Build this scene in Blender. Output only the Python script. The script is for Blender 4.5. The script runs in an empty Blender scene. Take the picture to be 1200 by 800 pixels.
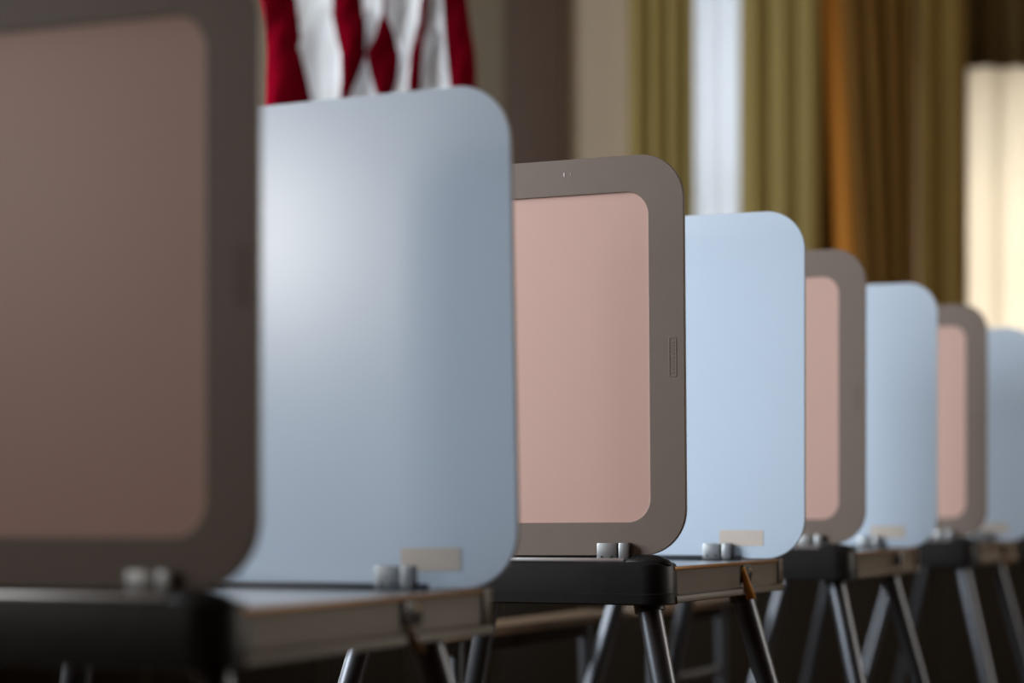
import bpy, bmesh, math, random
from mathutils import Vector, Matrix
random.seed(4)
S = bpy.context.scene
COL = S.collection

# ------------------------------------------------------------------ camera
FPX = 2565.0                     # focal length in pixels of a 1200 px wide frame
CAM_Z = 0.915
cd = bpy.data.cameras.new('camera')
cam = bpy.data.objects.new('camera', cd); COL.objects.link(cam)
cam.location = (0, 0, CAM_Z); cam.rotation_euler = (math.pi/2, 0, 0)
cd.sensor_width = 36.0; cd.lens = FPX/1200*36.0
cd.shift_y = 200/1200            # horizon lies at pixel row 600
cd.clip_start = 0.05
cd.dof.use_dof = True; cd.dof.focus_distance = 2.80; cd.dof.aperture_fstop = 2.3
S.camera = cam

# ------------------------------------------------------------------ world, light, exposure
W = bpy.data.worlds.new('sky'); S.world = W; W.use_nodes = True
bg = W.node_tree.nodes['Background']
bg.inputs[0].default_value = (0.62, 0.78, 1.0, 1); bg.inputs[1].default_value = 0.5

def area(name, loc, rot, sx, sy, power, color):
    ld = bpy.data.lights.new(name, 'AREA'); ld.shape = 'RECTANGLE'
    ld.size = sx; ld.size_y = sy; ld.energy = power; ld.color = color
    o = bpy.data.objects.new(name, ld); COL.objects.link(o)
    o.location = loc; o.rotation_euler = rot
    return o
R90 = math.pi/2
LEFT_X = -1.85; RIGHT_X = 4.2; BACK_Y = 7.5; REAR_Y = -3.0; CEIL = 3.6
# daylight outside the left wall's windows and one added fill light (pointing +X)
area('daylight_side_near', (LEFT_X-0.30, 0.82, 1.52), (0, -R90, 0), 0.27, 0.27, 9.4, (1.0, 0.95, 0.88))
area('daylight_side_far', (LEFT_X-0.30, 2.74, 1.80), (0, -R90, 0), 1.6, 1.2, 130, (0.86, 0.94, 1.0))
area('added_fill_side_last', (LEFT_X-0.30, 4.95, 1.80), (0, -R90, 0), 1.6, 1.1, 120, (0.86, 0.94, 1.0))  # added fill for the far booths and back wall, source not known
# daylight outside the right wall's window (pointing -X)
area('daylight_opposite', (RIGHT_X+0.30, 3.9, 1.85), (0, R90, 0), 1.7, 1.5, 72, (1.0, 0.93, 0.82))
# daylight outside the back wall's windows (pointing -Y)
area('daylight_back_narrow', (0.86, BACK_Y+0.55, 1.9), (-R90, 0, 0), 0.8, 2.2, 17.5, (0.92, 0.95, 1.0))
area('daylight_back_wide', (2.2, BACK_Y+0.60, 1.45), (-R90, 0, 0), 1.5, 1.3, 35, (1.0, 0.94, 0.87))

S.view_settings.view_transform = 'Standard'; S.view_settings.look = 'None'
S.view_settings.gamma = 1.0; S.view_settings.use_curve_mapping = False
S.view_settings.exposure = 0.0
S.cycles.use_denoising = True
S.cycles.max_bounces = 8; S.cycles.diffuse_bounces = 5; S.cycles.glossy_bounces = 3
S.cycles.caustics_reflective = False; S.cycles.caustics_refractive = False

# ------------------------------------------------------------------ materials
MATS = {}
def mat(name, col, rough=0.5, metal=0.0, var=0.0, scale=8.0, bump=0.0, spec=0.5, stretch=(1, 1, 1), col2=None, trans=0.0):
    if name in MATS: return MATS[name]
    m = bpy.data.materials.new(name); m.use_nodes = True
    nt = m.node_tree; b = nt.nodes['Principled BSDF']
    b.inputs['Base Color'].default_value = (*col, 1)
    b.inputs['Roughness'].default_value = rough; b.inputs['Metallic'].default_value = metal
    b.inputs['Specular IOR Level'].default_value = spec
    tc = nt.nodes.new('ShaderNodeTexCoord'); mp = nt.nodes.new('ShaderNodeMapping')
    mp.inputs['Scale'].default_value = stretch
    nz = nt.nodes.new('ShaderNodeTexNoise'); nz.inputs['Scale'].default_value = scale; nz.inputs['Detail'].default_value = 5
    nt.links.new(tc.outputs['Object'], mp.inputs[0]); nt.links.new(mp.outputs[0], nz.inputs['Vector'])
    if var > 0 or col2:
        mx = nt.nodes.new('ShaderNodeMix'); mx.data_type = 'RGBA'
        c2 = col2 or tuple(min(1, c*(1+var)) for c in col)
        c1 = col if col2 else tuple(c*(1-var) for c in col)
        mx.inputs[6].default_value = (*c1, 1); mx.inputs[7].default_value = (*c2, 1)
        nt.links.new(nz.outputs['Fac'], mx.inputs[0]); nt.links.new(mx.outputs[2], b.inputs['Base Color'])
    if bump > 0:
        bp = nt.nodes.new('ShaderNodeBump'); bp.inputs['Strength'].default_value = bump; bp.inputs['Distance'].default_value = 0.002
        nt.links.new(nz.outputs['Fac'], bp.inputs['Height']); nt.links.new(bp.outputs[0], b.inputs['Normal'])
    if trans > 0:
        tr = nt.nodes.new('ShaderNodeBsdfTranslucent'); tr.inputs[0].default_value = (*(col2 or col), 1)
        ms = nt.nodes.new('ShaderNodeMixShader'); ms.inputs[0].default_value = trans
        out = nt.nodes['Material Output']
        nt.links.new(b.outputs[0], ms.inputs[1]); nt.links.new(tr.outputs[0], ms.inputs[2]); nt.links.new(ms.outputs[0], out.inputs[0])
    MATS[name] = m
    return m
def glass_mat():
    if 'glass' in MATS: return MATS['glass']
    m = bpy.data.materials.new('glass'); m.use_nodes = True; nt = m.node_tree
    nt.nodes.remove(nt.nodes['Principled BSDF'])
    t = nt.nodes.new('ShaderNodeBsdfTransparent'); g = nt.nodes.new('ShaderNodeBsdfGlossy'); g.inputs['Roughness'].default_value = 0.02
    x = nt.nodes.new('ShaderNodeMixShader'); x.inputs[0].default_value = 0.06
    nt.links.new(t.outputs[0], x.inputs[1]); nt.links.new(g.outputs[0], x.inputs[2])
    nt.links.new(x.outputs[0], nt.nodes['Material Output'].inputs[0])
    MATS['glass'] = m
    return m

mat('frame_brown', (0.175, 0.130, 0.105), 0.50, var=0.05, scale=40, bump=0.06)
mat('inset_pink', (0.62, 0.39, 0.33), 0.42, var=0.02, scale=6, bump=0.02)
mat('liner_white', (0.59, 0.68, 0.80), 0.24, var=0.015, scale=5, bump=0.01, spec=1.0)
for k_, v_ in (('Coat Weight', 0.9), ('Coat Roughness', 0.30), ('Coat IOR', 1.6)): MATS['liner_white'].node_tree.nodes['Principled BSDF'].inputs[k_].default_value = v_
mat('charcoal_plastic', (0.010, 0.009, 0.009), 0.42, var=0.1, scale=60, bump=0.15, spec=0.18)
mat('tray_brown', (0.054, 0.036, 0.019), 0.5, metal=0.2, var=0.22, scale=14, bump=0.1)
mat('tray_edge', (0.20, 0.09, 0.02), 0.45, metal=0.6, var=0.2, scale=20)
mat('worktop_grey', (0.33, 0.34, 0.36), 0.22, metal=0.5, var=0.06, scale=10)
mat('steel', (0.28, 0.285, 0.29), 0.42, metal=0.9, var=0.05, scale=30)
mat('bright_steel', (0.62, 0.63, 0.65), 0.35, metal=0.9, var=0.05, scale=30)
mat('leg_steel', (0.085, 0.088, 0.098), 0.36, metal=0.9, var=0.06, scale=12)
mat('rubber', (0.015, 0.015, 0.015), 0.7)
mat('tape', (0.62, 0.53, 0.46), 0.5, var=0.06, scale=60)
mat('amber_ribbon', (0.62, 0.25, 0.03), 0.5, var=0.2, scale=30)
mat('brown_ribbon', (0.22, 0.12, 0.05), 0.6, var=0.2, scale=30)
mat('latch_dark', (0.035, 0.033, 0.035), 0.4, metal=0.4, var=0.2, scale=40)
mat('scuff', (0.75, 0.72, 0.70), 0.6)
mat('wall_beige', (0.48, 0.375, 0.27), 0.8, var=0.06, scale=3, bump=0.1)
mat('pilaster_brown', (0.068, 0.037, 0.024), 0.7, var=0.15, scale=4, bump=0.1, stretch=(1, 1, 0.15))
mat('pilaster_olive', (0.15, 0.118, 0.08), 0.6, var=0.1, scale=4, stretch=(1, 1, 0.15))
mat('dark_wood', (0.013, 0.008, 0.004), 0.6, var=0.35, scale=5, bump=0.1, stretch=(1, 1, 0.12), spec=0.12)
mat('floor_wood', (0.045, 0.024, 0.012), 0.4, var=0.3, scale=4, bump=0.1, stretch=(1, 0.1, 1))
mat('wall_panelled', (0.20, 0.095, 0.050), 0.6, var=0.2, scale=4, bump=0.1, stretch=(1, 1, 0.15))
mat('ceiling_paint', (0.55, 0.50, 0.43), 0.9, var=0.03, scale=3)
mat('olive_cloth', (0.33, 0.25, 0.09), 0.85, var=0.15, scale=6, bump=0.2, stretch=(6, 6, 0.5), spec=0.1)
mat('olive_dark_cloth', (0.20, 0.125, 0.034), 0.85, var=0.2, scale=6, bump=0.2, stretch=(6, 6, 0.5), spec=0.1)
mat('brown_cloth', (0.17, 0.085, 0.02), 0.85, var=0.3, scale=6, bump=0.2, stretch=(6, 6, 0.5), spec=0.1)
mat('amber_backlit_tint', (0.66, 0.26, 0.045), 0.8, var=0.15, scale=6, bump=0.2, stretch=(6, 6, 0.5), spec=0.1)  # light coming through the cloth is put into this opaque colour
mat('sheer_white', (0.86, 0.88, 0.90), 0.9, var=0.02, scale=4, trans=0.75)
mat('sheer_cream', (0.90, 0.85, 0.75), 0.9, var=0.04, scale=4, trans=0.75)
mat('valance_cloth', (0.075, 0.045, 0.014), 0.85, var=0.2, scale=6, bump=0.2, spec=0.1)
mat('window_paint', (0.72, 0.68, 0.62), 0.5, var=0.03, scale=10)
mat('flag_red', (0.115, 0.001, 0.006), 0.75, var=0.12, scale=8, bump=0.1, spec=0.0)
mat('flag_white', (0.93, 0.95, 0.98), 0.75, var=0.03, scale=8, bump=0.1, spec=0.1)
mat('flag_blue', (0.02, 0.03, 0.12), 0.75, var=0.1, scale=8, bump=0.1, spec=0.1)
mat('pole_wood', (0.05, 0.026, 0.012), 0.4, var=0.25, scale=6, stretch=(1, 1, 0.1))
mat('brass', (0.60, 0.42, 0.15), 0.3, metal=0.9, var=0.05)
mat('table_wood', (0.11, 0.066, 0.034), 0.5, var=0.2, scale=5, bump=0.1, stretch=(0.3, 4, 4))

# ------------------------------------------------------------------ helpers
def link(name, me, parent=None, m=None, smooth=False):
    o = bpy.data.objects.new(name, me); COL.objects.link(o)
    if m: me.materials.append(MATS[m])
    if smooth:
        for p in me.polygons: p.use_smooth = True
        me.set_sharp_from_angle(angle=math.radians(35))
    if parent: o.parent = parent
    return o
def mesh(bm, name):
    bmesh.ops.recalc_face_normals(bm, faces=bm.faces)
    me = bpy.data.meshes.new(name); bm.to_mesh(me); bm.free(); return me
def tag(o, label, cat, group=None):
    o['label'] = label; o['category'] = cat
    if group: o['group'] = group
    return o
def struct(o): o['kind'] = 'structure'; return o
def empty(name, loc=(0, 0, 0), rz=0):
    o = bpy.data.objects.new(name, None); COL.objects.link(o); o.location = loc; o.rotation_euler = (0, 0, rz)
    o.empty_display_size = 0.1
    return o
def box(name, lo, hi, m, parent=None, bev=0.0, seg=2):
    bm = bmesh.new()
    bmesh.ops.create_cube(bm, size=1)
    for v in bm.verts:
        v.co = Vector([(lo[i]+hi[i])/2 + v.co[i]*(hi[i]-lo[i]) for i in range(3)])
    if bev > 0:
        bmesh.ops.bevel(bm, geom=bm.edges[:], offset=bev, segments=seg, profile=0.5, affect='EDGES')
    return link(name, mesh(bm, name), parent, m, smooth=bev > 0)
def tube(name, pts, r, m, parent=None, n=16, r2=None):
    bm = bmesh.new(); rings = []
    P = [Vector(p) for p in pts]
    for i, p in enumerate(P):
        d = (P[min(i+1, len(P)-1)] - P[max(i-1, 0)]).normalized()
        a = d.orthogonal().normalized() if abs(d.z) > 0.999 else d.cross(Vector((0, 0, 1))).normalized()
        b = d.cross(a)
        rr = r if r2 is None else r + (r2-r)*i/(len(P)-1)
        rings.append([bm.verts.new(p + rr*(math.cos(t)*a + math.sin(t)*b)) for t in [2*math.pi*k/n for k in range(n)]])
    for A, B in zip(rings, rings[1:]):
        for k in range(n): bm.faces.new((A[k], A[(k+1) % n], B[(k+1) % n], B[k]))
    bm.faces.new(rings[0]); bm.faces.new(rings[-1][::-1])
    return link(name, mesh(bm, name), parent, m, smooth=True)
def rrect(y0, y1, z0, z1, r, n=12):
    """outline of a rounded rectangle in the (y, z) plane"""
    out = []
    for cy, cz, a0 in ((y1-r, z1-r, 0), (y0+r, z1-r, 90), (y0+r, z0+r, 180), (y1-r, z0+r, 270)):
        for k in range(n+1):
            a = math.radians(a0 + 90*k/n); out.append((cy+r*math.cos(a), cz+r*math.sin(a)))
    return out
def plate(name, outline, x0, x1, m, parent, bev=0.0008):
    """an outline in the (y, z) plane given thickness from x0 to x1"""
    bm = bmesh.new(); n = len(outline)
    cy = sum(p[0] for p in outline)/n; cz = sum(p[1] for p in outline)/n
    def ring(x, d):
        vs = []
        for i in range(n):
            a = Vector(outline[i-1]); b = Vector(outline[(i+1) % n]); t = (b-a)
            t = t.normalized() if t.length > 1e-9 else Vector((1, 0))
            nrm = Vector((t.y, -t.x)); p = Vector(outline[i]) - nrm*d
            vs.append(bm.verts.new((x, p.x, p.y)))
        return vs
    s = 1 if x1 > x0 else -1
    L = [ring(x0, bev), ring(x0+s*bev, 0), ring(x1-s*bev, 0), ring(x1, bev)]
    for A, B in zip(L, L[1:]):
        for k in range(n): bm.faces.new((A[k], A[(k+1) % n], B[(k+1) % n], B[k]))
    bm.faces.new(L[0][::-1]); bm.faces.new(L[-1])
    return link(name, mesh(bm, name), parent, m, smooth=True)
def ring_plate(name, outer, inner, x0, x1, m, parent, bev=0.0007):
    """flat ring between two outlines with equal point counts, face x0 is the shown one"""
    bm = bmesh.new(); n = len(outer); s = 1 if x1 > x0 else -1
    def off(o, d):
        out = []
        for i in range(n):
            t = (Vector(o[(i+1) % n])-Vector(o[i-1])).normalized()
            p = Vector(o[i])-Vector((t.y, -t.x))*d; out.append((p.x, p.y))
        return out
    def ring(x, o): return [bm.verts.new((x, a, b)) for a, b in o]
    L = [ring(x1, outer), ring(x0+s*bev, outer), ring(x0, off(outer, bev)), ring(x0, off(inner, -bev)), ring(x0+s*bev, inner), ring(x1, inner)]
    for A, B in zip(L, L[1:]+L[:1]):
        for k in range(n): bm.faces.new((A[k], A[(k+1) % n], B[(k+1) % n], B[k]))
    return link(name, mesh(bm, name), parent, m, smooth=True)
def copy_tree(o, parent=None):
    c = o.copy(); COL.objects.link(c); c.parent = parent
    for ch in list(o.children): copy_tree(ch, c)
    return c
def wx(px, D): return (px-600)/FPX*D          # lateral position of a photo column at depth D
def wz(py, D): return CAM_Z - (py-600)/FPX*D

# ------------------------------------------------------------------ room shell
def wall_grid(name, ts, zs, holes, place, m):
    """a wall slab with window holes; ts, zs are grid lines, place(t, z, k) gives a point on face k"""
    bm = bmesh.new(); V = {}
    def v(i, j, k):
        if (i, j, k) not in V: V[(i, j, k)] = bm.verts.new(place(ts[i], zs[j], k))
        return V[(i, j, k)]
    def solid(i, j):
        if i < 0 or j < 0 or i >= len(ts)-1 or j >= len(zs)-1: return False
        ct, cz = (ts[i]+ts[i+1])/2, (zs[j]+zs[j+1])/2
        return not any(a < ct < b and c < cz < d for a, b, c, d in holes)
    for i in range(len(ts)-1):
        for j in range(len(zs)-1):
            if not solid(i, j): continue
            bm.faces.new((v(i, j, 0), v(i+1, j, 0), v(i+1, j+1, 0), v(i, j+1, 0)))
            bm.faces.new((v(i, j, 1), v(i, j+1, 1), v(i+1, j+1, 1), v(i+1, j, 1)))
            if not solid(i-1, j): bm.faces.new((v(i, j, 0), v(i, j+1, 0), v(i, j+1, 1), v(i, j, 1)))
            if not solid(i+1, j): bm.faces.new((v(i+1, j, 0), v(i+1, j, 1), v(i+1, j+1, 1), v(i+1, j+1, 0)))
            if not solid(i, j-1): bm.faces.new((v(i, j, 0), v(i, j, 1), v(i+1, j, 1), v(i+1, j, 0)))
            if not solid(i, j+1): bm.faces.new((v(i, j+1, 0), v(i+1, j+1, 0), v(i+1, j+1, 1), v(i, j+1, 1)))
    return struct(link(name, mesh(bm, name), None, m))
WT = 0.18
BH = [(0.50, 1.02, 0.86, 3.1), (1.50, 2.95, 0.86, 2.42)]
xs = sorted({LEFT_X-WT, RIGHT_X+WT} | {a for h in BH for a in h[:2]})
zs = sorted({0, CEIL} | {a for h in BH for a in h[2:]})
wall_back = wall_grid('wall_back', xs, zs, BH, lambda t, z, k: (t, BACK_Y+k*WT, z), 'wall_beige')
LH = [(0.45, 1.10, 1.05, 1.95), (2.12, 3.37, 0.95, 2.65), (4.40, 5.50, 0.95, 2.65)]  # last opening is added to let the fill light in
RH = [(3.10, 4.70, 0.95, 2.75)]
ys = sorted({REAR_Y, BACK_Y} | {a for h in LH for a in h[:2]})
zs = sorted({0, CEIL} | {a for h in LH for a in h[2:]})
wall_left = wall_grid('wall_left', ys, zs, LH, lambda t, z, k: (LEFT_X-k*WT, t, z), 'wall_beige')
ys = sorted({REAR_Y, BACK_Y} | {a for h in RH for a in h[:2]})
zs = sorted({0, CEIL} | {a for h in RH for a in h[2:]})
wall_right = wall_grid('wall_right', ys, zs, RH, lambda t, z, k: (RIGHT_X+k*WT, t, z), 'wall_panelled')
struct(box('wall_rear', (LEFT_X-WT, REAR_Y-WT, 0), (RIGHT_X+WT, REAR_Y, CEIL), 'wall_panelled'))
struct(box('floor', (LEFT_X-WT, REAR_Y-WT, -0.1), (RIGHT_X+WT, BACK_Y+WT, 0), 'floor_wood'))
struct(box('ceiling', (LEFT_X-WT, REAR_Y-WT, CEIL), (RIGHT_X+WT, BACK_Y+WT, CEIL+0.1), 'ceiling_paint'))

def window(name, a, b, z0, z1, axis):
    """frame, mullions, panes and sill; axis 'y' stands in the back wall, 'x' in the left wall"""
    root = struct(empty(name, (0, 0, 0)))
    def bx(nm, t0, t1, d0, d1, c0, c1, m):
        if axis == 'y': return box(nm, (t0, BACK_Y+d0, c0), (t1, BACK_Y+d1, c1), m, root, 0.003)
        if axis == 'r': return box(nm, (RIGHT_X+d0, t0, c0), (RIGHT_X+d1, t1, c1), m, root, 0.003)
        return box(nm, (LEFT_X-d1, t0, c0), (LEFT_X-d0, t1, c1), m, root, 0.003)
    f = 0.05
    bx('window_jamb', a, a+f, 0.06, 0.12, z0, z1, 'window_paint'); bx('window_jamb', b-f, b, 0.06, 0.12, z0, z1, 'window_paint')
    bx('window_head', a+f, b-f, 0.06, 0.12, z1-f, z1, 'window_paint'); bx('window_rail', a+f, b-f, 0.06, 0.12, z0, z0+f, 'window_paint')
    zm = (z0+z1)/2
    bx('window_mullion', a+f, b-f, 0.07, 0.11, zm-0.02, zm+0.02, 'window_paint')
    for c0, c1 in ((z0+f, zm-0.02), (zm+0.02, z1-f)):
        p = bx('pane', a+f, b-f, 0.088, 0.092, c0, c1, 'steel'); p.data.materials[0] = glass_mat()
    bx('window_sill', a-0.04, b+0.04, -0.03, 0.0, z0-0.035, z0-0.002, 'window_paint')
    return root
window('window_1', *BH[0], 'y'); window('window_2', *BH[1], 'y')
window('window_3', *LH[0], 'x'); window('window_4', *LH[1], 'x')
window('added_window_5', *LH[2], 'x'); window('window_6', *RH[0], 'r')  # the left wall's last window is made up for the added fill light

# pilasters on the back wall
p1 = struct(box('trim_1', (wx(512, 7.42), BACK_Y-0.05, 0.82), (wx(592, 7.42), BACK_Y, CEIL), 'pilaster_olive', None, 0.004))
p2 = struct(box('trim_2', (wx(592, 7.45), BACK_Y-0.06, 0.82), (wx(661, 7.45), BACK_Y, CEIL), 'pilaster_brown', None, 0.006))
# dark wooden wainscot: rail and boards, parts of the back wall
box('wainscot_rail', (LEFT_X, BACK_Y-0.065, 0.785), (RIGHT_X, BACK_Y, 0.82), 'dark_wood', wall_back, 0.004)
bw = 0.30; n = int((RIGHT_X-LEFT_X)/bw); b0 = None
for i in range(n):
    x = LEFT_X + i*bw
    if b0 is None:
        b0 = box('wainscot_board', (0.004, -0.022, 0), (bw-0.004, 0, 0.785), 'dark_wood', wall_back, 0.003); o = b0
    else:
        o = b0.copy(); COL.objects.link(o); o.parent = wall_back
    o.location = (x, BACK_Y, 0)

# ------------------------------------------------------------------ curtains
def curtain(name, x0, x1, y, z0, z1, pleats, amp, m, label, lean=0.0, lean0=0.0, cat='curtain', phase=0.0, taper=0.0):
    bm = bmesh.new(); nx = max(16, pleats*12); nz = 14; rows = []
    rnd = random.Random(hash(label) % 1000 if False else len(label)*7+pleats)
    amps = [0.6+0.6*rnd.random() for _ in range(pleats+2)]
    for j in range(nz+1):
        f = j/nz; z = z1 + (z0-z1)*f; row = []
        for i in range(nx+1):
            g = i/nx; ph = g*pleats*2*math.pi + phase + 0.5*math.sin(2.2*f+g*5)
            a = amp*amps[int(g*pleats)]
            xx = x0+(x1-x0)*(0.5+(g-0.5)*(1+taper*f)) + lean*f + lean0*f*(1-g) + 0.15*amp*math.sin(ph*2)
            row.append(bm.verts.new((xx, y + a*math.sin(ph), z)))
        rows.append(row)
    for A, B in zip(rows, rows[1:]):
        for i in range(nx): bm.faces.new((A[i], B[i], B[i+1], A[i+1]))
    o = link(name, mesh(bm, name), None, m, smooth=True)
    sd = o.modifiers.new('thickness', 'SOLIDIFY'); sd.thickness = 0.003
    return tag(o, label, cat)
D = 7.3
def cx(px, d=D): return wx(px, d)
CZ1 = 3.25
curtain('curtain', cx(735), cx(813), D, 0.84, CZ1, 4, 0.030, 'olive_cloth', 'olive green pleated curtain between the beige wall and the bright window gap')
curtain('curtain', cx(869), cx(960), D, 0.84, CZ1, 3, 0.034, 'olive_cloth', 'olive green pleated curtain between the bright window gap and the amber drape', phase=1.3)
curtain('curtain', cx(957), cx(992), D+0.055, 0.84, CZ1, 1, 0.012, 'amber_backlit_tint', 'narrow amber curtain fold glowing between olive and dark brown drapes', lean=0.117, phase=2.0)  # glow of a backlit fold, carried by the base colour alone
curtain('curtain', cx(948), cx(1010), D+0.12, 0.84, CZ1, 2, 0.012, 'brown_cloth', 'dark brown drape mostly hidden behind the narrow amber fold')  # added dark cloth standing in for the shaded gap between drapes
curtain('curtain', cx(971), cx(1072), D-0.02, 0.84, CZ1, 4, 0.026, 'brown_cloth', 'dark brown heavy drape between the narrow amber fold and the brownish olive drape', lean0=0.151, phase=0.6)
curtain('curtain', cx(1074), cx(1131), D-0.06, 0.84, CZ1, 2, 0.022, 'olive_dark_cloth', 'brownish olive drape along the edge of the cream sheer curtain', phase=2.4)
sh = curtain('sheer_curtain', cx(800, 7.44), cx(885, 7.44), 7.46, 0.88, CZ1, 4, 0.010, 'sheer_white', 'white sheer curtain showing bright through the gap between olive curtains')
sh2 = curtain('sheer_curtain', cx(1128, 7.42), cx(1128, 7.42)+1.45, 7.42, 0.88, 2.50, 11, 0.014, 'sheer_cream', 'cream sheer curtain glowing with daylight below the dark valance')
# rods
rod = empty('curtain_rod', (0, 0, 0)); tag(rod, 'brass curtain rod carrying the olive and brown curtains', 'curtain rod')
tube('rod', [(cx(715), D-0.02, CZ1+0.012), (cx(1145), D-0.02, CZ1+0.012)], 0.012, 'brass', rod)
for x in (cx(720), cx(1140)): tube('rod_bracket', [(x, D-0.02, CZ1+0.012), (x, BACK_Y, CZ1+0.012)], 0.008, 'brass', rod)
# valance over the wide window
def valance():
    bm = bmesh.new(); nx = 120; x0, x1 = cx(1100, 7.3), 3.1; rows = []
    for j in range(4):
        f = j/3; z = 3.1 + (2.405-3.1)*f
        rows.append([bm.verts.new((x0+(x1-x0)*i/nx, 7.33+0.014*(0.3+f)*math.sin(i*0.9), z)) for i in range(nx+1)])
    for A, B in zip(rows, rows[1:]):
        for i in range(nx): bm.faces.new((A[i], B[i], B[i+1], A[i+1]))
    o = link('valance', mesh(bm, 'valance'), None, 'valance_cloth', True)
    o.modifiers.new('thickness', 'SOLIDIFY').thickness = 0.004
    tag(o, 'dark brown gathered valance across the top of the cream sheer curtain', 'valance')
valance()
box('valance_board', (cx(1100, 7.3), 7.32, 3.10), (3.1, BACK_Y, 3.13), 'dark_wood', bpy.data.objects['valance'], 0.003)

# ------------------------------------------------------------------ flag on its staff
def flag():
    root = empty('striped_flag', (0, 5.0, 0)); 
    tag(root, 'red and white striped flag hanging in folds against the wall', 'flag')
    Dp = 5.0
    #         y     edge r1w1 w1r2 r2w2 w2r3 r3w3 w3r4 r4w4 w4r5 edge
    B = [(-330, 330, 352, 385, 425, 447, 450, 482, 492, 514, 530),
         (-120, 318, 350, 392, 422, 449, 451, 494, 503, 518, 542),
         (0,    302, 347, 390, 423, 450, 451, 494, 501, 519, 547),
         (17,   306, 348, 389, 426, 448.5, 451.5, 492, 500, 520, 549),
         (33,   309, 350, 393, 428, 443, 459, 490, 498, 521, 551),
         (45,   310, 353, 395, 427, 440, 463, 487, 496, 522, 553),
         (56,   311, 349, 398, 427, 434, 465, 484, 495, 523, 555),
         (65,   312, 352, 401, 428, 430, 467, 482, 494, 524, 556),
         (78,   312, 355, 401, 423, 432, 466, 481, 493, 525, 557),
         (93,   311, 359, 401, 417, 436, 464, 480, 492, 527, 557),
         (112,  310, 363, 400, 409, 442, 458, 479, 491, 529, 558),
         (180,  308, 368, 398, 404, 446, 452, 478, 490, 530, 560),
         (330,  306, 370, 396, 402, 448, 450, 478, 490, 530, 562)]
    sub = 6
    cols = len(B[0])-2
    me_rows = []
    # resample the rows smoothly
    ysamp = []
    for a, b in zip(B, B[1:]):
        k = max(1, int(abs(b[0]-a[0])/8))
        for q in range(k):
            f = q/k; ysamp.append([a[i]+(b[i]-a[i])*f for i in range(len(a))])
    ysamp.append(list(B[-1]))
    bm = bmesh.new(); grid = []
    for r in ysamp:
        y = r[0]; row = []
        for c in range(cols):
            for q in range(sub):
                f = q/sub; px = r[1+c]+(r[2+c]-r[1+c])*f
                row.append((px, y))
        row.append((r[-1], y)); grid.append(row)
    V = []
    for row in grid:
        vr = []
        for i, (px, y) in enumerate(row):
            g = i/sub
            fold = 0.030*math.sin(g*math.pi*1.0+0.4) + 0.010*math.sin(px*0.22 + y*0.10) + 0.006*math.sin(px*0.45-y*0.16+1) + 0.012*math.sin(px*0.09+y*0.03)
            vr.append(bm.verts.new((wx(px, Dp), -fold, wz(y, Dp))))
        V.append(vr)
    for A, Bq in zip(V, V[1:]):
        for i in range(len(A)-1):
            f = bm.faces.new((A[i], Bq[i], Bq[i+1], A[i+1])); f.material_index = (i//sub) % 2
    me = mesh(bm, 'cloth')
    o = link('cloth', me, root, None, False)
    me.materials.append(MATS['flag_red']); me.materials.append(MATS['flag_white'])
    for p in me.polygons: p.use_smooth = True
    o.modifiers.new('thickness', 'SOLIDIFY').thickness = 0.002
    # staff and stand behind the cloth
    xs_ = wx(526, Dp)
    tube('staff', [(xs_, 0.11, 0.08), (xs_, 0.11, 2.95)], 0.014, 'pole_wood', root)
    zt = wz(-330, Dp)
    tube('crossbar', [(wx(328, Dp), 0.02, zt-0.01), (wx(532, Dp), 0.02, zt-0.01)], 0.008, 'pole_wood', root)
    tube('crossbar_arm', [(xs_, 0.02, zt-0.01), (xs_, 0.11, zt-0.01)], 0.008, 'brass', root)
    bmf = bmesh.new(); bmesh.ops.create_cone(bmf, cap_ends=True, segments=32, radius1=0.16, radius2=0.05, depth=0.08)
    bmesh.ops.translate(bmf, verts=bmf.verts, vec=(xs_, 0.11, 0.04)); link('stand', mesh(bmf, 'stand'), root, 'brass', True)
    bmf = bmesh.new(); bmesh.ops.create_uvsphere(bmf, u_segments=16, v_segments=10, radius=0.03)
    bmesh.ops.translate(bmf, verts=bmf.verts, vec=(xs_, 0.11, 2.97)); link('finial', mesh(bmf, 'finial'), root, 'brass', True)
flag()

# ------------------------------------------------------------------ voting booths
# local axes of a booth: +X runs along the row (away from the camera), +Y across it, origin under the
# outer lower corner of the framed panel
UA = math.atan2(1.0, 1055/FPX)             # row direction, vanishing at photo column 1655
U = Vector((math.cos(UA), math.sin(UA), 0))
PW, PH = 0.408, 0.504                        # privacy panel
UW = 0.478                                  # distance between the two panels
CW0, CW1 = 0.018, 0.480                     # tray extent across the row
CX0, CX1 = -0.030, 0.505                    # tray extent along the row
TZ0, TZ1 = 0.800, 0.846

def panel(root, side):
    """side 0: near wing, framed outer face towards -X; side 1: far wing, white inner face towards -X"""
    x = 0.0 if side == 0 else UW
    z0 = 0.861 if side == 0 else 0.8475
    s = 1 if side == 0 else -1               # +1: outer face looks to -X
    p = empty('privacy_panel', (x, 0 if side == 0 else -0.027, z0)); p.parent = root
    o = rrect(0.0, PW, 0, PH, 0.058)
    oi = rrect(0.0012, PW-0.0012, 0.0012, PH-0.0012, 0.057)
    inn = rrect(0.047, PW-0.047, 0.042, PH-0.046, 0.030)
    inn_p = rrect(0.0468, PW-0.0468, 0.0418, PH-0.0458, 0.0302)
    plate('liner', o if side else oi, s*0.003, s*0.0075, 'liner_white', p)
    ring_plate('panel_frame', oi if side else o, inn, s*-0.003, s*0.003, 'frame_brown', p)
    plate('panel_inset', inn_p, s*0.0002, s*0.003, 'inset_pink', p, 0.0003)
    return p

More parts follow.
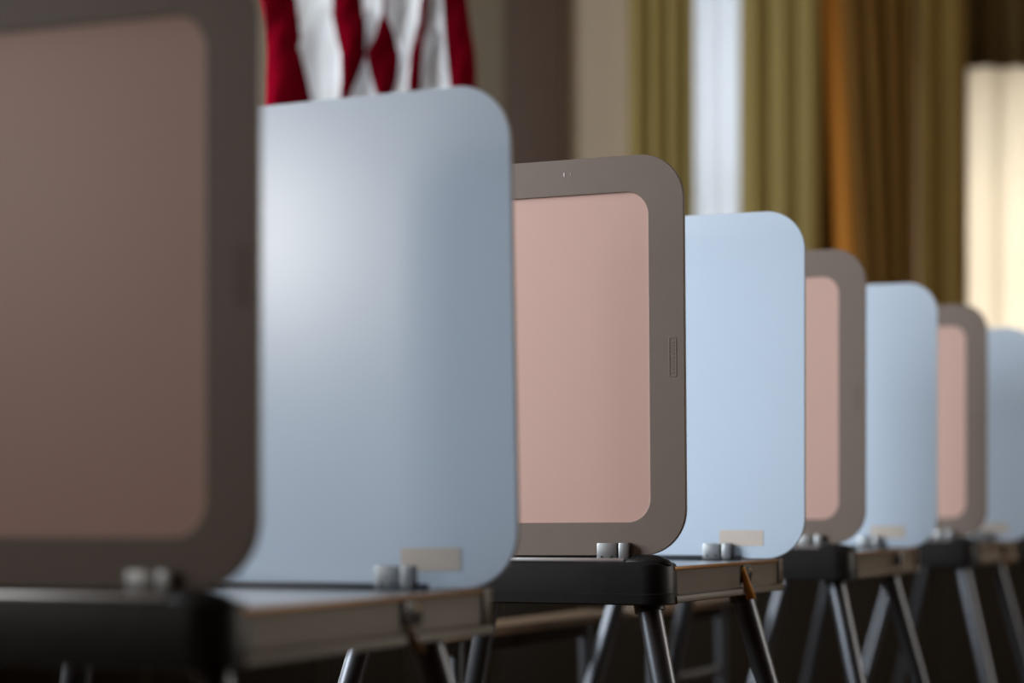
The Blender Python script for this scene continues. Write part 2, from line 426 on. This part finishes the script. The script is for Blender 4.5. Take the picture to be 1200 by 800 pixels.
def hinge(root, x, y, z, flip):
    h = box('hinge', (x-0.012, y, z), (x, y+0.0145, z+0.0235), 'steel', root, 0.0020)
    box('hinge_leaf', (x-0.0095, y+0.0170, z), (x, y+0.044, z+0.0230), 'steel', h, 0.0016)
    tube('hinge_pin', [(x-0.005, y-0.001, z+0.004), (x-0.005, y+0.045, z+0.004)], 0.0032, 'leg_steel', h, 10)
    for q in (0.024, 0.037):
        tube('hinge_screw', [(x-0.0101, y+q, z+0.005), (x-0.009, y+q, z+0.005)], 0.0018, 'latch_dark', h, 8)
    return h

def tray(root):
    # brown metal rim, an extruded profile with a rolled lower flange, running round three sides
    bm = bmesh.new()
    prof = [(0.0, TZ1), (0.0, TZ0+0.012), (-0.004, TZ0+0.010), (-0.004, TZ0+0.001), (0.010, TZ0), (0.014, TZ0+0.012), (0.014, TZ1)]
    x0, x1, y0, y1 = CX0+0.034, CX1, CW0, CW1
    corners = [((x0, y0), (0, 1)), ((x1, y0), (-1, 1)), ((x1, y1), (-1, -1)), ((x0, y1), (0, -1))]
    rings = [[bm.verts.new((c[0]+n[0]*d, c[1]+n[1]*d, z)) for d, z in prof] for c, n in corners]
    k = len(prof)
    for A, B in zip(rings, rings[1:]):
        for i in range(k): bm.faces.new((A[i], A[(i+1) % k], B[(i+1) % k], B[i]))
    bm.faces.new(rings[0]); bm.faces.new(rings[-1][::-1])
    bmesh.ops.bevel(bm, geom=[e for e in bm.edges], offset=0.0008, segments=1, affect='EDGES')
    rim = link('tray_rim', mesh(bm, 'tray_rim'), root, 'tray_brown', True)
    box('rim_edging', (x0, y0-0.0012, TZ1-0.004), (x1-0.02, y0+0.003, TZ1+0.0008), 'tray_edge', rim, 0.0006)
    box('rim_corner', (x1-0.020, y0-0.0030, TZ0+0.012), (x1+0.0025, y0+0.016, TZ1+0.0012), 'tray_brown', rim, 0.002)
    # writing surface
    box('worktop', (CX0+0.03, y0+0.010, TZ1-0.014), (x1-0.010, y1-0.012, TZ1-0.001), 'worktop_grey', root, 0.002)
    box('underside', (CX0+0.03, y0+0.012, TZ0+0.010), (x1-0.012, y1-0.012, TZ0+0.016), 'charcoal_plastic', root, 0.001)
    # moulded charcoal end cap that wraps the near corners
    o = []
    r = 0.034
    def arc(cx_, cy_, a0, a1, rr, n=10):
        return [(cx_+rr*math.cos(math.radians(a0+(a1-a0)*i/n)), cy_+rr*math.sin(math.radians(a0+(a1-a0)*i/n))) for i in range(n+1)]
    xa = CX0+0.045
    o = [(xa, y0-0.002)] + arc(CX0+r, y0-0.002+r, 270, 180, r) + arc(CX0+r, y1+0.002-r, 180, 90, r) + [(xa, y1+0.002)]
    bm = bmesh.new()
    def lay(z, d):
        vs = []
        for px, py in o:
            qx = px + (d if px < xa-1e-6 else 0); 
            my = (y0+y1)/2
            qy = py + d*(1 if py < my else -1)*min(1, abs(py-my)/((y1-y0)/2))**8
            vs.append(bm.verts.new((qx, qy, z)))
        return vs
    zt = TZ1+0.007
    L = [lay(TZ0-0.001, 0.003), lay(TZ0+0.001, 0.0), lay(TZ0+0.0125, 0.0), lay(TZ0+0.0135, 0.0012), lay(zt-0.008, 0.002), lay(zt-0.003, 0.0035), lay(zt-0.0008, 0.007), lay(zt, 0.012)]
    nn = len(o)
    for A, B in zip(L, L[1:]):
        for i in range(nn): bm.faces.new((A[i], A[(i+1) % nn], B[(i+1) % nn], B[i]))
    bm.faces.new(L[0][::-1]); bm.faces.new(L[-1])
    cap = link('end_cap', mesh(bm, 'end_cap'), root, 'charcoal_plastic', True)
    # raised pads on both corners of the cap
    for yc in (y0+0.034, y1-0.034):
        bm = bmesh.new()
        bmesh.ops.create_uvsphere(bm, u_segments=24, v_segments=12, radius=1)
        for v in bm.verts:
            v.co = Vector((CX0+0.0265+v.co.x*0.017, yc+v.co.y*0.033, zt-0.003+max(-0.2, v.co.z)*0.012))
        link('corner_pad', mesh(bm, 'corner_pad'), cap, 'charcoal_plastic', True)
    # polished rail along the foot of the near panel
    box('panel_rail', (CX0+0.016, y0+0.06, zt-0.002), (CX0+0.024, y1-0.06, zt+0.0045), 'bright_steel', root, 0.0015)
    box('panel_rail', (UW-0.014, y0+0.05, TZ1-0.002), (UW-0.007, y1-0.05, TZ1+0.006), 'leg_steel', root, 0.0015)
    box('panel_foot', (-0.001, y0+0.055, zt-0.001), (0.006, y1-0.055, 0.8625), 'charcoal_plastic', root, 0.001)

def latch(root, kind):
    x = CX0 + 0.345; y = CW0
    l = box('latch', (x-0.016, y-0.0045, TZ0+0.018), (x+0.022, y+0.001, TZ1-0.004), 'latch_dark', root, 0.002)
    box('latch_catch', (x-0.006, y-0.0075, TZ0+0.026), (x+0.015, y-0.004, TZ1-0.009), 'latch_dark', l, 0.002)
    tube('latch_rivet', [(x+0.004, y-0.0085, TZ0+0.035), (x+0.004, y-0.007, TZ0+0.035)], 0.0028, 'brass', l, 10)
    # ribbon looped round the latch, hanging over the rim
    w = 0.010; m = 'amber_ribbon' if kind == 'amber' else 'brown_ribbon'
    if kind == 'steel':
        box('latch_tab', (x-0.004, y-0.0105, TZ0+0.016), (x+0.010, y-0.007, TZ1-0.002), 'steel', l, 0.0015)
        return
    # (x, outer y, width outwards, z)
    pts = [(-0.020, -0.001, 0.004, TZ0+0.038), (-0.019, -0.002, 0.006, TZ0+0.030), (-0.015, -0.003, 0.009, TZ0+0.016), (-0.010, -0.0045, 0.0115, TZ0+0.003), (-0.007, -0.0055, 0.0125, TZ0-0.006)]
    if kind == 'brown': pts = [(a+0.008, b, c*0.8, TZ0-0.004+(d-TZ0)*0.6) for a, b, c, d in pts]
    bm = bmesh.new(); A = None
    for a, b, c, d in pts:
        B = (bm.verts.new((x+a, y+b, d)), bm.verts.new((x+a+0.003, y+b-c, d+0.003)))
        if A: bm.faces.new((A[0], A[1], B[1], B[0]))
        A = B
    rb = link('ribbon', mesh(bm, 'ribbon'), l, m, True)
    rb.modifiers.new('thickness', 'SOLIDIFY').thickness = 0.0014
    rb['label'] = 'amber ribbon' if kind == 'amber' else 'brown ribbon'

def leg(root, x, y, su, sw):
    h = TZ0+0.006; kx, ky = su*0.15, sw*0.25
    top = Vector((x, y, h)); foot = Vector((x+kx*(h-0.03), y+ky*(h-0.03), 0.03))
    l = tube('leg', [top, foot], 0.0158, 'leg_steel', root, 20)
    tube('leg_socket', [top+Vector((0, 0, 0.004)), top.lerp(foot, 0.022)], 0.0195, 'latch_dark', l, 16)
    e = foot + (foot-top).normalized()*0.03
    tube('leg_foot', [foot-(foot-top).normalized()*0.02, Vector((e.x, e.y, 0.001))], 0.0195, 'rubber', l, 16, 0.024)

def booth(kind):
    root = empty('voting_booth')
    tray(root)
    a = panel(root, 0); b = panel(root, 1)
    # moulded name plate on the frame, with worn raised marks
    pl = ring_plate('embossed_plate', rrect(0.0105, 0.0205, 0.223, 0.273, 0.0015, 3), rrect(0.0117, 0.0193, 0.2245, 0.2715, 0.001, 3), -0.0034, -0.0028, 'frame_brown', a, 0.0003)
    for i in range(9):
        z = 0.2275+i*0.0047
        box('embossed_mark', (-0.0033, 0.0132+0.0006*(i % 2), z), (-0.0028, 0.0175+0.0006*(i % 3), z+0.0026), 'frame_brown', a, 0.0003, 1)
    # tape patch on the white panel
    box('tape_patch', (-0.0079, 0.062, 0.0185), (-0.0073, 0.128, 0.0415), 'tape', b)
    for y in (0.072, PW-0.098): hinge(root, CX0+0.029, y, 0.8535, False)
    for y in (0.080, PW-0.098): hinge(root, UW-0.0075, y, 0.8465, True)
    latch(root, kind)
    for x, y, su, sw in ((0.03, 0.062, -1, -1), (0.43, 0.058, 1, -1), (0.03, 0.445, -1, 1), (0.43, 0.445, 1, 1)):
        leg(root, x, y, su, sw)
    return root

C2 = Vector((wx(805, 2.73), 2.73, 0))
PITCH = 1.075
GROUP = 'folding voting booths in a row'
LABELS = ['folding voting booth whose white inner panel stands in front of the striped flag',
          'voting booth with an amber ribbon on its latch and a scuffed brown panel frame',
          'voting booth next beyond the amber-ribboned one, towards the cream sheer curtain',
          'second voting booth beyond the amber-ribboned one, towards the cream sheer curtain',
          'third voting booth beyond the amber-ribboned one, its panel behind another white panel']
KINDS = ['brown', 'amber', 'steel', 'brown', 'brown']
protos = {}
booths = []
for i in range(5):
    k = KINDS[i]
    if k not in protos: protos[k] = r = booth(k)
    else: r = copy_tree(protos[k])
    off = [(0, -0.020), (0, 0), (-0.025, 0), (-0.011, 0), (0, 0)][i]
    p = C2 + U*((i-1)*PITCH + off[1]); r.location = (p.x+off[0], p.y, 0); r.rotation_euler = (0, 0, UA)
    tag(r, LABELS[i], 'voting booth', GROUP); booths.append(r)
# panels lean a little on their hinges
for bi, pi, ang in ((0, 1, -0.020), (1, 0, -0.008)):
    [c for c in booths[bi].children if c.name.startswith('privacy_panel')][pi].rotation_euler = (ang, 0, 0)
# the first booth stands a touch lower: tray down, legs pushed further into their sockets
booths[0].location.z = -0.008
for c in booths[0].children:
    if c.name.startswith('leg'): c.location.z += 0.008
fp = [c for c in booths[0].children if c.name.startswith('privacy_panel')][1]
fp.location.x += 0.026; fp.location.y += 0.010
# scuff on the second booth's frame
pan = [c for c in booths[1].children if c.name.startswith('privacy_panel')][0]
box('scuff_mark', (-0.0034, 0.1585, PH-0.0215), (-0.0028, 0.1598, PH-0.0165), 'scuff', pan)
box('scuff_mark', (-0.0034, 0.1500, PH-0.0205), (-0.0028, 0.1505, PH-0.0175), 'scuff', pan)

# ------------------------------------------------------------------ low tables behind the booths
def low_table(u0, u1, label):
    """u along the row measured from the second booth"""
    root = empty('side_table', C2 + U*u0, UA); L = u1-u0
    w0, w1, h = 0.60, 0.70, 0.72; wm = (w0+w1)/2
    box('tabletop', (0, w0, h-0.016), (L, w1, h), 'table_wood', root, 0.003)
    box('apron', (0.06, wm-0.01, h-0.045), (L-0.06, wm+0.01, h-0.015), 'dark_wood', root, 0.002)
    for x, d in ((0.14, -1), (L-0.12, 1)):
        l = tube('leg', [(x, wm, h-0.016), (x+d*0.03, wm, 0.022)], 0.014, 'leg_steel', root, 14)
        box('leg_foot', (x+d*0.03-0.02, w0-0.10, 0.001), (x+d*0.03+0.02, w1+0.10, 0.025), 'charcoal_plastic', l, 0.004)
    tube('stretcher', [(0.14-0.006, wm, h-0.17), (L-0.12+0.006, wm, h-0.17)], 0.010, 'leg_steel', root, 12)
    tag(root, label, 'table', 'low tables behind the booths')
low_table(0.62, 1.50, 'narrow brown table on dark tube legs behind the amber-ribboned voting booth')
low_table(1.66, 2.40, 'narrow brown table on dark tube legs one farther behind the amber-ribboned booth')
